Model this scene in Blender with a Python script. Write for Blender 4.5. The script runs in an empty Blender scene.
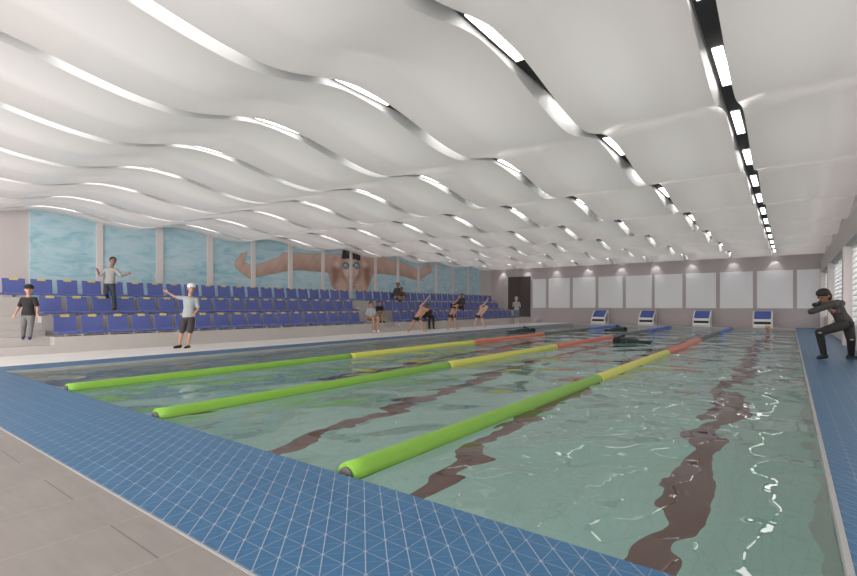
import bpy, bmesh, math, random
import numpy as np
from mathutils import Vector, Matrix
random.seed(7)
SC = bpy.context.scene
COL = SC.collection
R_ = math.radians
TH = R_(36.98)                      # yaw of the camera to the left of the pool axis (+Y)
CT, ST = math.cos(TH), math.sin(TH)
EYE = 1.05

# ------------------------------------------------------------------ camera
cam = bpy.data.cameras.new('camera'); cam_o = bpy.data.objects.new('camera', cam); COL.objects.link(cam_o)
cam.sensor_width = 36; cam.lens = 480 / 857 * 36
cam.shift_y = 18 / 857
cam.clip_start = 0.05; cam.clip_end = 300
cam_o.location = (0, 0, EYE); cam_o.rotation_euler = (R_(90), 0, TH)
SC.camera = cam_o

# ------------------------------------------------------------------ light and exposure
SC.view_settings.view_transform = 'Standard'; SC.view_settings.look = 'None'
SC.view_settings.gamma = 1; SC.view_settings.use_curve_mapping = False
SC.view_settings.exposure = 0.13
try:
    SC.cycles.use_denoising = True
    SC.cycles.max_bounces = 20; SC.cycles.diffuse_bounces = 9; SC.cycles.transmission_bounces = 14; SC.cycles.glossy_bounces = 8
    SC.cycles.caustics_refractive = True; SC.cycles.caustics_reflective = True
    SC.cycles.sample_clamp_indirect = 6.0
    SC.cycles.blur_glossy = 0.3
except Exception:
    pass
W_STR = 0.55
LAMP_STR = 4.0
FILM_W = 1550
REAR_FILL_W = 1000
world = bpy.data.worlds.new('daylight'); SC.world = world; world.use_nodes = True
wn = world.node_tree.nodes; wn['Background'].inputs[0].default_value = (0.93, 0.96, 1.0, 1)
wn['Background'].inputs[1].default_value = W_STR


def area(name, loc, rot, sx, sy, power, col=(1, 1, 1)):
    l = bpy.data.lights.new(name, 'AREA'); l.shape = 'RECTANGLE'; l.size = sx; l.size_y = sy
    l.energy = power; l.color = col
    o = bpy.data.objects.new(name, l); o.location = loc; o.rotation_euler = rot; COL.objects.link(o)
    return o


# fill light added across the open end of the hall behind the camera
area('added_rear_fill', (-7.6, -3.9, 1.9), (R_(-90 + 180 - 0), 0, 0), 17, 3.2, REAR_FILL_W, (1, 0.97, 0.94))
# daylight behind the louvres of the right wall
area('daylight_louvres', (2.2, 13.5, 1.75), (0, R_(90), 0), 2.6, 31, 260, (1, 0.97, 0.94))
# unseen fill added above the translucent ceiling film to brighten the ceiling
area('added_ceiling_fill', (-7.6, 12.6, 4.2), (0, 0, 0), 17.4, 32.8, FILM_W, (1, 0.955, 0.93))


# ------------------------------------------------------------------ materials
def new_mat(name):
    m = bpy.data.materials.new(name); m.use_nodes = True
    return m, m.node_tree.nodes, m.node_tree.links, m.node_tree.nodes['Principled BSDF']


def mat(name, col, rough=0.6, metal=0.0, var=0.06, scale=8.0, spec=0.5, bump=0.0, coat=0.0, bscale=None):
    m, n, l, b = new_mat(name)
    b.inputs['Roughness'].default_value = rough; b.inputs['Metallic'].default_value = metal
    b.inputs['Specular IOR Level'].default_value = spec
    if coat: b.inputs['Coat Weight'].default_value = coat; b.inputs['Coat Roughness'].default_value = 0.05
    tc = n.new('ShaderNodeTexCoord'); ns = n.new('ShaderNodeTexNoise')
    ns.inputs['Scale'].default_value = scale; ns.inputs['Detail'].default_value = 4
    l.new(tc.outputs['Object'], ns.inputs['Vector'])
    mr = n.new('ShaderNodeMapRange'); mr.inputs[3].default_value = 1 - var; mr.inputs[4].default_value = 1 + var
    l.new(ns.outputs['Fac'], mr.inputs[0])
    mx = n.new('ShaderNodeMix'); mx.data_type = 'RGBA'; mx.blend_type = 'MULTIPLY'; mx.inputs[0].default_value = 1
    mx.inputs[6].default_value = (*col, 1); l.new(mr.outputs[0], mx.inputs[7])
    l.new(mx.outputs[2], b.inputs['Base Color'])
    if bump:
        bp = n.new('ShaderNodeBump'); bp.inputs['Strength'].default_value = bump
        n2 = n.new('ShaderNodeTexNoise'); n2.inputs['Scale'].default_value = bscale or scale * 4
        l.new(tc.outputs['Object'], n2.inputs['Vector']); l.new(n2.outputs['Fac'], bp.inputs['Height'])
        l.new(bp.outputs[0], b.inputs['Normal'])
    return m


def emis(name, col, s):
    m, n, l, b = new_mat(name)
    b.inputs['Base Color'].default_value = (0.8, 0.8, 0.8, 1)
    b.inputs['Emission Color'].default_value = (*col, 1); b.inputs['Emission Strength'].default_value = s
    return m


class NG:
    """tiny helper for maths in node trees"""
    def __init__(s, n, l): s.n, s.l = n, l

    def m(s, op, a, b=None, c=None):
        k = s.n.new('ShaderNodeMath'); k.operation = op
        for i, v in enumerate((a, b, c)):
            if v is None: continue
            if isinstance(v, (int, float)): k.inputs[i].default_value = v
            else: s.l.new(v, k.inputs[i])
        return k.outputs[0]

    def line(s, v, pitch, width, off=0.0):
        """1 on lines where v+off is a multiple of pitch"""
        t = s.m('ADD', v, off + pitch * 500)
        f = s.m('FRACT', s.m('DIVIDE', t, pitch))
        d = s.m('ABSOLUTE', s.m('SUBTRACT', f, 0.5))          # .5 on the line
        return s.m('GREATER_THAN', d, 0.5 - width / pitch / 2)

    def mix(s, f, a, b):
        k = s.n.new('ShaderNodeMix'); k.data_type = 'RGBA'
        if isinstance(f, (int, float)): k.inputs[0].default_value = f
        else: s.l.new(f, k.inputs[0])
        for i, v in ((6, a), (7, b)):
            if isinstance(v, tuple): k.inputs[i].default_value = (*v, 1)
            else: s.l.new(v, k.inputs[i])
        return k.outputs[2]


def pos(n, l):
    g = n.new('ShaderNodeNewGeometry'); s = n.new('ShaderNodeSeparateXYZ'); l.new(g.outputs['Position'], s.inputs[0])
    return g.outputs['Position'], s.outputs[0], s.outputs[1], s.outputs[2]


def noise(n, l, vec, scale, detail=3, rough=0.5, dist=0.0):
    k = n.new('ShaderNodeTexNoise'); k.inputs['Scale'].default_value = scale; k.inputs['Detail'].default_value = detail
    k.inputs['Roughness'].default_value = rough; k.inputs['Distortion'].default_value = dist
    l.new(vec, k.inputs['Vector']); return k.outputs['Fac']


def mat_blue_tile():
    m, n, l, b = new_mat('blue_triangle_tile'); g = NG(n, l); P, X, Y, Z = pos(n, l)
    p = 0.1265
    gx = g.line(X, p, 0.0035, 0.06); gy = g.line(Y, p, 0.0035, 0.04)
    d1 = g.line(g.m('ADD', X, Y), p, 0.0065, 0.10); d2 = g.line(g.m('SUBTRACT', X, Y), p, 0.003, 0.02)
    # dots at the crossings
    fx = g.m('SUBTRACT', g.m('FRACT', g.m('DIVIDE', g.m('ADD', X, 0.06 + p * 500.5), p)), 0.5)
    fy = g.m('SUBTRACT', g.m('FRACT', g.m('DIVIDE', g.m('ADD', Y, 0.04 + p * 500.5), p)), 0.5)
    r = g.m('SQRT', g.m('ADD', g.m('MULTIPLY', fx, fx), g.m('MULTIPLY', fy, fy)))
    dot = g.m('LESS_THAN', r, 0.055)
    grid = g.m('MAXIMUM', g.m('MULTIPLY', g.m('MAXIMUM', gx, gy), 0.55), g.m('MULTIPLY', d1, 0.75))
    grid = g.m('MAXIMUM', grid, g.m('MULTIPLY', d2, 0.3)); grid = g.m('MAXIMUM', grid, g.m('MULTIPLY', dot, 0.8))
    ns = noise(n, l, P, 3.0)
    base = g.mix(ns, (0.028, 0.105, 0.215), (0.045, 0.145, 0.28))
    c = g.mix(grid, base, (0.33, 0.36, 0.41))
    l.new(c, b.inputs['Base Color']); b.inputs['Roughness'].default_value = 0.42
    b.inputs['Specular IOR Level'].default_value = 0.35
    return m


def mat_paving():
    m, n, l, b = new_mat('grey_paving'); g = NG(n, l); P, X, Y, Z = pos(n, l)
    ns = noise(n, l, P, 2.5, 6, 0.6); mp = n.new('ShaderNodeMapping'); l.new(P, mp.inputs[0])
    mp.inputs['Scale'].default_value = (1.5, 12, 1); n2 = noise(n, l, mp.outputs[0], 2.0, 6, 0.65)
    f = g.m('MULTIPLY', g.m('ADD', ns, n2), 0.5)
    c = g.mix(f, (0.17, 0.15, 0.14), (0.32, 0.285, 0.27))
    jy = g.line(X, 0.5, 0.004, 0.1)                            # joints along Y
    c = g.mix(g.m('MULTIPLY', jy, 0.35), c, (0.5, 0.47, 0.45))
    dash = g.m('FRACT', g.m('ADD', X, 500.1))
    slot = g.m('MULTIPLY', g.line(Y, 0.5, 0.007, 0.08), g.m('GREATER_THAN', dash, 0.5))
    c = g.mix(g.m('MULTIPLY', slot, 0.6), c, (0.07, 0.06, 0.06))
    l.new(c, b.inputs['Base Color']); b.inputs['Roughness'].default_value = 0.55
    return m


def mat_pool_floor():
    m, n, l, b = new_mat('pool_tile'); g = NG(n, l); P, X, Y, Z = pos(n, l)
    ns = noise(n, l, P, 0.7, 2)
    c = g.mix(ns, (0.58, 0.90, 0.84), (0.66, 0.93, 0.88))
    tl = g.m('MAXIMUM', g.line(X, 0.1, 0.008), g.line(Y, 0.1, 0.008))
    c = g.mix(g.m('MULTIPLY', tl, 0.35), c, (0.46, 0.70, 0.64))
    for cx in (-0.84, -3.1, -5.05, -7.3):
        k = g.m('LESS_THAN', g.m('ABSOLUTE', g.m('SUBTRACT', X, cx)), 0.165)
        k = g.m('MULTIPLY', k, g.m('LESS_THAN', g.m('ABSOLUTE', g.m('SUBTRACT', Y, 14.6)), 11.2))
        c = g.mix(k, c, (0.27, 0.11, 0.10))
    l.new(c, b.inputs['Base Color']); b.inputs['Roughness'].default_value = 0.6
    return m


def mat_water():
    m, n, l, b = new_mat('pool_water'); g = NG(n, l); P, X, Y, Z = pos(n, l)
    n.remove(b); out = n['Material Output']
    mp = n.new('ShaderNodeMapping'); l.new(P, mp.inputs[0]); mp.inputs['Scale'].default_value = (1.0, 0.8, 1)
    a = noise(n, l, mp.outputs[0], 1.15, 1.2, 0.4, 0.35)
    c = noise(n, l, mp.outputs[0], 4.2, 1.0, 0.4, 0.3)
    h = g.m('ADD', g.m('MULTIPLY', a, 1.0), g.m('MULTIPLY', c, 0.09))
    bp = n.new('ShaderNodeBump'); bp.inputs['Strength'].default_value = 1.0; bp.inputs['Distance'].default_value = 0.11
    l.new(h, bp.inputs['Height'])
    rf = n.new('ShaderNodeBsdfRefraction'); rf.inputs['IOR'].default_value = 1.33; rf.inputs['Roughness'].default_value = 0
    rf.inputs['Color'].default_value = (0.98, 1, 0.995, 1)
    tr = n.new('ShaderNodeBsdfTransparent'); tr.inputs['Color'].default_value = (0.98, 1, 0.995, 1)
    gl = n.new('ShaderNodeBsdfGlossy'); gl.inputs['Roughness'].default_value = 0.0
    fr = n.new('ShaderNodeFresnel'); fr.inputs['IOR'].default_value = 1.5
    for k in (rf, gl, fr): l.new(bp.outputs[0], k.inputs['Normal'])
    m1 = n.new('ShaderNodeMixShader'); m1.inputs[0].default_value = 0.03
    l.new(rf.outputs[0], m1.inputs[1]); l.new(tr.outputs[0], m1.inputs[2])
    m2 = n.new('ShaderNodeMixShader'); l.new(fr.outputs[0], m2.inputs[0])
    l.new(m1.outputs[0], m2.inputs[1]); l.new(gl.outputs[0], m2.inputs[2])
    l.new(m2.outputs[0], out.inputs['Surface'])
    return m


def mat_mural():
    m, n, l, b = new_mat('mural_print'); g = NG(n, l); P, X, Y, Z = pos(n, l)
    mp = n.new('ShaderNodeMapping'); l.new(P, mp.inputs[0]); mp.inputs['Scale'].default_value = (1, 0.8, 2.6)
    a = noise(n, l, mp.outputs[0], 1.6, 6, 0.62, 1.2)
    c2 = noise(n, l, mp.outputs[0], 0.7, 3, 0.5, 0.6)
    r = n.new('ShaderNodeValToRGB'); l.new(a, r.inputs[0]); e = r.color_ramp.elements
    e[0].position = 0.30; e[0].color = (0.22, 0.47, 0.56, 1); e[1].position = 0.68; e[1].color = (0.60, 0.72, 0.77, 1)
    k = e.new(0.42); k.color = (0.34, 0.58, 0.65, 1); k = e.new(0.52); k.color = (0.46, 0.66, 0.72, 1)
    c = g.mix(g.m('MULTIPLY', c2, 0.45), r.outputs[0], (0.50, 0.64, 0.74))
    at = n.new('ShaderNodeAttribute'); at.attribute_name = 'paint'
    c = g.mix(at.outputs['Alpha'], c, at.outputs['Color'])
    l.new(c, b.inputs['Base Color']); b.inputs['Roughness'].default_value = 0.5
    return m


def mat_ceiling():
    m, n, l, b = new_mat('satin_ceiling_film'); g = NG(n, l); P, X, Y, Z = pos(n, l)
    ns = noise(n, l, P, 0.25, 2)
    c = g.mix(ns, (0.74, 0.72, 0.70), (0.80, 0.79, 0.78))
    l.new(c, b.inputs['Base Color']); b.inputs['Roughness'].default_value = 0.22
    b.inputs['Specular IOR Level'].default_value = 0.6
    t = n.new('ShaderNodeBsdfTranslucent'); t.inputs['Color'].default_value = (0.8, 0.79, 0.78, 1)  # translucency added so the fill light above makes the film glow
    mx = n.new('ShaderNodeMixShader'); mx.inputs[0].default_value = 0.3
    l.new(b.outputs[0], mx.inputs[1]); l.new(t.outputs[0], mx.inputs[2]); l.new(mx.outputs[0], n['Material Output'].inputs['Surface'])
    return m


M = dict(
    blue_tile=mat_blue_tile(), paving=mat_paving(), pool=mat_pool_floor(), water=mat_water(), mural=mat_mural(),
    ceil=mat_ceiling(),
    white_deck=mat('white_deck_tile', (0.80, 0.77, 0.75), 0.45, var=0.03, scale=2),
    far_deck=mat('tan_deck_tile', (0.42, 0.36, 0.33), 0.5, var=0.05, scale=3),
    concrete=mat('light_concrete', (0.50, 0.465, 0.445), 0.75, var=0.05, scale=5, bump=0.05),
    wall=mat('pale_warm_plaster', (0.60, 0.545, 0.53), 0.8, var=0.03, scale=1.5),
    pilaster=mat('white_plaster', (0.72, 0.66, 0.64), 0.8, var=0.02, scale=1.5),
    far_wall=mat('mauve_grey_plaster', (0.46, 0.41, 0.415), 0.7, var=0.04, scale=1.2),
    panel=mat('pale_grey_panel', (0.80, 0.79, 0.81), 0.6, var=0.015, scale=2),
    door=mat('dark_brown_door', (0.07, 0.055, 0.052), 0.5, var=0.08, scale=3),
    white=mat('white_paint', (0.82, 0.82, 0.82), 0.4, var=0.02),
    track=mat('black_track', (0.018, 0.017, 0.017), 0.6, var=0.1, scale=40),
    seat=mat('blue_seat_plastic', (0.115, 0.15, 0.44), 0.38, var=0.06, scale=6),
    seat_dk=mat('blue_seat_back_plastic', (0.105, 0.135, 0.38), 0.4, var=0.06, scale=6),
    plate=mat('yellow_plate', (0.70, 0.56, 0.22), 0.5),
    steel=mat('brushed_steel', (0.55, 0.55, 0.56), 0.3, metal=0.9),
    green=mat('green_float', (0.20, 0.42, 0.045), 0.4, var=0.08, scale=5),
    yellow=mat('yellow_float', (0.66, 0.66, 0.10), 0.4, var=0.05),
    red=mat('coral_float', (0.72, 0.16, 0.09), 0.4, var=0.05),
    charcoal=mat('charcoal_float', (0.12, 0.11, 0.105), 0.5, var=0.05),
    blue=mat('blue_float', (0.06, 0.16, 0.62), 0.4, var=0.05),
    coping=mat('white_coping', (0.36, 0.36, 0.36), 0.4, var=0.03),
    pwall=mat('pale_pool_wall_tile', (0.80, 0.78, 0.77), 0.5, var=0.05, scale=3),
    block_blue=mat('blue_grip_surface', (0.07, 0.12, 0.42), 0.6, var=0.1, scale=30),
    black=mat('black_rubber', (0.02, 0.02, 0.02), 0.6),
    skin=mat('skin', (0.50, 0.27, 0.18), 0.5, var=0.05, scale=12),
    skin_light=mat('skin_light', (0.68, 0.42, 0.31), 0.5, var=0.05, scale=12),
    skin_dark=mat('skin_dark', (0.27, 0.13, 0.085), 0.5, var=0.05, scale=12),
    hair=mat('dark_hair', (0.018, 0.013, 0.011), 0.6, var=0.3, scale=60, bump=0.4),
    hair_brown=mat('brown_hair', (0.10, 0.05, 0.03), 0.6, var=0.3, scale=60, bump=0.4),
    hair_blond=mat('blond_hair', (0.60, 0.48, 0.34), 0.6, var=0.2, scale=60, bump=0.4),
    cloth_black=mat('black_cloth', (0.022, 0.020, 0.020), 0.85, var=0.2, scale=20, bump=0.15),
    cloth_char=mat('charcoal_cloth', (0.055, 0.048, 0.046), 0.85, var=0.15, scale=20, bump=0.15),
    cloth_grey=mat('grey_cloth', (0.36, 0.345, 0.33), 0.85, var=0.12, scale=20, bump=0.15),
    cloth_pale=mat('pale_grey_cloth', (0.38, 0.41, 0.42), 0.85, var=0.10, scale=14, bump=0.15),
    denim=mat('washed_grey_denim', (0.17, 0.165, 0.165), 0.85, var=0.35, scale=18, bump=0.2),
    denim_dk=mat('dark_denim', (0.035, 0.05, 0.07), 0.85, var=0.2, scale=18, bump=0.2),
    cloth_blue=mat('slate_blue_cloth', (0.12, 0.18, 0.27), 0.85, var=0.2, scale=18, bump=0.1),
    cloth_white=mat('white_cloth', (0.75, 0.75, 0.73), 0.8, var=0.05, scale=14),
    khaki=mat('khaki_cloth', (0.30, 0.23, 0.16), 0.85, var=0.12, scale=14),
    shoe_blue=mat('navy_shoe', (0.03, 0.035, 0.10), 0.6),
    wetsuit=mat('dark_green_wetsuit', (0.010, 0.030, 0.026), 0.35, var=0.3, scale=12),
    glass=mat('lens_glass', (0.02, 0.02, 0.03), 0.08),
    skirt=mat('satin_skirt', (0.80, 0.79, 0.78), 0.4, var=0.02),
    lamp=emis('lamp_diffuser', (1, 0.985, 0.96), LAMP_STR),
)


# ------------------------------------------------------------------ mesh helpers
def link(name, bm, m, parent=None, smooth=False, loc=None, rotz=0):
    me = bpy.data.meshes.new(name); bm.to_mesh(me); bm.free()
    mats = m if isinstance(m, (list, tuple)) else [m]
    for k in mats: me.materials.append(k)
    if smooth:
        me.polygons.foreach_set('use_smooth', [True] * len(me.polygons))
    o = bpy.data.objects.new(name, me); COL.objects.link(o)
    if parent: o.parent = parent
    if loc is not None: o.location = loc
    o.rotation_euler.z = rotz
    return o


def empty(name, loc, rotz=0):
    o = bpy.data.objects.new(name, None); COL.objects.link(o); o.location = loc; o.rotation_euler.z = rotz
    o.empty_display_size = 0.1
    return o


def tag(o, label=None, cat=None, group=None, kind=None):
    if label: o['label'] = label
    if cat: o['category'] = cat
    if group: o['group'] = group
    if kind: o['kind'] = kind
    return o


def box(bm, x0, y0, z0, x1, y1, z1, bevel=0.0, mi=0):
    g = bmesh.ops.create_cube(bm, size=1)
    for v in g['verts']:
        v.co = Vector(((x0 + x1) / 2 + v.co.x * (x1 - x0), (y0 + y1) / 2 + v.co.y * (y1 - y0), (z0 + z1) / 2 + v.co.z * (z1 - z0)))
    fs = set(f for v in g['verts'] for f in v.link_faces)
    for f in fs: f.material_index = mi
    if bevel:
        bmesh.ops.bevel(bm, geom=list(set(e for f in fs for e in f.edges)), offset=bevel, segments=2, affect='EDGES', profile=0.5)
    return g['verts']


def prism(bm, pts, axis, a, b, mi=0):
    """extrude a closed 2-D outline along an axis; pts are the two other coordinates in xyz order"""
    def mk(p, t):
        if axis == 'x': return (t, p[0], p[1])
        if axis == 'y': return (p[0], t, p[1])
        return (p[0], p[1], t)
    va = [bm.verts.new(mk(p, a)) for p in pts]; vb = [bm.verts.new(mk(p, b)) for p in pts]
    n = len(pts); fs = [bm.faces.new(va), bm.faces.new(vb[::-1])]
    for i in range(n): fs.append(bm.faces.new((va[i], vb[i], vb[(i + 1) % n], va[(i + 1) % n])))
    for f in fs: f.material_index = mi
    bmesh.ops.recalc_face_normals(bm, faces=fs)


def tube(bm, pts, r, seg=10, mi=0, caps=True):
    pts = [Vector(p) for p in pts]; rings = []
    rr = r if isinstance(r, (list, tuple)) else [r] * len(pts)
    up = Vector((0, 0, 1))
    for i, p in enumerate(pts):
        d = (pts[min(i + 1, len(pts) - 1)] - pts[max(i - 1, 0)]).normalized()
        a = d.cross(up if abs(d.z) < 0.95 else Vector((1, 0, 0))).normalized(); c = a.cross(d)
        rings.append([bm.verts.new(p + (a * math.cos(2 * math.pi * k / seg) + c * math.sin(2 * math.pi * k / seg)) * rr[i]) for k in range(seg)])
    fs = []
    for i in range(len(pts) - 1):
        for k in range(seg):
            fs.append(bm.faces.new((rings[i][k], rings[i][(k + 1) % seg], rings[i + 1][(k + 1) % seg], rings[i + 1][k])))
    if caps:
        fs.append(bm.faces.new(rings[0][::-1])); fs.append(bm.faces.new(rings[-1]))
    for f in fs: f.material_index = mi
    bmesh.ops.recalc_face_normals(bm, faces=fs)


def B(*a, **k):
    bm = bmesh.new(); box(bm, *a, **k); return bm


def struct(name, bm, m, **k):
    return tag(link(name, bm, m, **k), kind='structure')


def at(x, depth):
    """ground point seen in image column x at a given depth along the view axis"""
    xr = (x - 428.5) * depth / 480
    return xr * CT - depth * ST, xr * ST + depth * CT


# ------------------------------------------------------------------ setting: floors and pool
PX0, PX1, PY0, PY1 = -10.0, 0.20, 2.07, 27.3
WL = -0.05                                                    # water level
XW, XR, YF, YB = -16.5, 1.25, 29.2, -4.0                       # left wall, right wall, far wall, open end
struct('floor', B(-13.0, YB, -0.12, XR, 1.09, 0), M['paving'])
struct('floor', B(-10.9, 1.09, -0.12, XR, PY0, 0), M['blue_tile'])
struct('floor', B(PX1, PY0, -0.12, XR, YF, 0), M['blue_tile'])
struct('floor', B(-10.9, PY0, -0.12, PX0, PY1, 0), M['blue_tile'])
struct('floor', B(-13.0, 1.09, -0.12, -10.9, YF, 0), M['white_deck'])
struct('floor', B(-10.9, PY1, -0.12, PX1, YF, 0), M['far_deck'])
bm = bmesh.new()
box(bm, PX0 - .25, PY0 - .25, -2.5, PX1 + .25, PY1 + .25, -2.3)
struct('floor', bm, M['pool'])
bm = bmesh.new()
box(bm, PX0 - .2, PY0 - .2, -2.3, PX0, PY1 + .2, -0.12); box(bm, PX1, PY0 - .2, -2.3, PX1 + .2, PY1 + .2, -0.12)
box(bm, PX0, PY0 - .2, -2.3, PX1, PY0, -0.12); box(bm, PX0, PY1, -2.3, PX1, PY1 + .2, -0.12)
struct('wall_pool', bm, M['pwall'])
bm = bmesh.new()
box(bm, PX1 - .02, PY0, -0.12, PX1 + .004, PY1, 0.004); box(bm, PX0 - .012, PY0, -0.12, PX0 + .03, PY1, 0.004)
box(bm, PX0, PY1 - .03, -0.12, PX1, PY1 + .012, 0.004)
struct('trim_1', bm, M['coping'])
bm = bmesh.new(); box(bm, -13.0, 1.078, -0.01, XR, 1.09, 0.003)
struct('trim_2', bm, M['coping'])
bm = bmesh.new()
vs = [bm.verts.new(p) for p in ((PX0, PY0, WL), (PX1, PY0, WL), (PX1, PY1, WL), (PX0, PY1, WL))]; bm.faces.new(vs)
tag(link('pool_water', bm, M['water']), 'rippled pale green water filling the swimming pool', 'water', kind='stuff')

# ------------------------------------------------------------------ walls
struct('wall_left', B(XW - .2, YB, 0, XW, YF + .2, 4.3), M['wall'])
bm = bmesh.new()
box(bm, XW, YF, 0, XR, YF + .2, 4.3)
struct('wall_far', bm, M['far_wall'])
bm = bmesh.new()
box(bm, XR, YB, 0, XR + .2, YF, 0.55); box(bm, XR, YB, 2.6, XR + .2, YF, 4.3)
struct('wall_right', bm, M['pilaster'])
struct('ceiling', B(XW - .2, YB, 4.3, XR + .2, YF + .2, 4.4), M['wall'])
# beam under the ceiling edge at the right wall
struct('trim_3', B(XR - .10, YB, 2.62, XR, YF, 3.2), M['wall'])
COLS = [-1.9, 4.2, 10.6, 16.9, 23.2, 28.9]
for k, y in enumerate(COLS):
    struct('trim_%d' % (4 + k), B(XR - .13, y - .22, 0.0, XR + .2, y + .22, 2.62, bevel=.01), M['pilaster'])
BAYN = ['bay nearest the open end', 'second bay from the open end', 'middle bay beside the pool', 'bay behind the photographer', 'bay nearest the far wall']
for k in range(5):
    y0, y1 = COLS[k] + .22, COLS[k + 1] - .22
    t = tag(empty('louvre_window', (XR + .1, (y0 + y1) / 2, 0.55)), 'white slatted louvre window in the right wall, ' + BAYN[k], 'window louvre', 'louvre windows along the right wall')
    L = (y1 - y0) / 2
    bm = bmesh.new()
    box(bm, -.05, -L, 0, .05, L, .05); box(bm, -.05, -L, 2.0, .05, L, 2.05)
    for q in (-L, -L / 3 - .02, L / 3 - .02, L - .04): box(bm, -.05, q, .05, .05, q + .04, 2.0)
    link('frame', bm, M['white'], t)
    bm = bmesh.new()
    for j in range(14):
        z = .12 + j * .137
        prism(bm, [(-.05, z - .055), (.045, z + .055), (.045, z + .065), (-.05, z - .043)], 'y', -L + .04, L - .04)
    link('slats', bm, M['white'], t)

# ------------------------------------------------------------------ far wall: door and pale panels
def xfar(px, Y=YF):
    a = math.atan((px - 428.5) / 480) - TH
    return Y * math.tan(a)


d = tag(empty('door_1', ((xfar(508.5) + xfar(530.5)) / 2, YF - .02, 0)), kind='structure')
wd = (xfar(530.5) - xfar(508.5)) / 2
link('door_leaf', B(-wd + .05, -.02, 0, -.01, .02, 2.95), M['door'], d)
link('door_leaf', B(.01, -.02, 0, wd - .05, .02, 2.95), M['door'], d)
bm = bmesh.new(); box(bm, -wd, -.04, 0, -wd + .05, .02, 3.0); box(bm, wd - .05, -.04, 0, wd, .02, 3.0); box(bm, -wd, -.04, 2.95, wd, .02, 3.0)
link('door_frame', bm, M['door'], d)
bm = bmesh.new()
for s in (-.08, .08): tube(bm, [(s, -.06, .95), (s, -.06, 1.25)], .014)
link('door_handle', bm, M['steel'], d)
PED = [(533, 546.2), (548.8, 570), (573, 595.8), (598.6, 623), (626, 652), (654.8, 682.5), (686, 716), (720, 753), (757, 793), (797, 823)]
PN = ['next to the dark door', 'second from the dark door', 'third from the dark door', 'above the starting block furthest left',
      'between the two left starting blocks', 'above the second starting block from the left', 'above and left of the third starting block',
      'between the two right starting blocks', 'above the water by the rightmost block', 'nearest the right wall, behind the photographer']
for (a, b_), nm in zip(PED, PN):
    x0, x1 = xfar(a), xfar(b_)
    bm = B(x0, YF - .05, .93, x1, YF, 2.80, bevel=.012)
    tag(link('wall_panel', bm, M['panel']), 'large pale grey wall panel on far wall, ' + nm, 'wall panel', 'pale panels on the far wall')

# ------------------------------------------------------------------ mural
def proj_wall(px, py, X=XW + .05):
    depth = 480 * (-X) / CT / (790.0 - px)
    Y = (depth + X * ST) / CT
    return Y, EYE + (306 - py) * depth / 480


def seg_d(P, a, b, ra, rb):
    a = np.array(a); b = np.array(b); ab = b - a; t = np.clip(((P - a) @ ab) / (ab @ ab), 0, 1)
    d = np.hypot(*(P - a - t[:, None] * ab).T)
    r = ra + (rb - ra) * t
    return d - r, d / r, t


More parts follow.
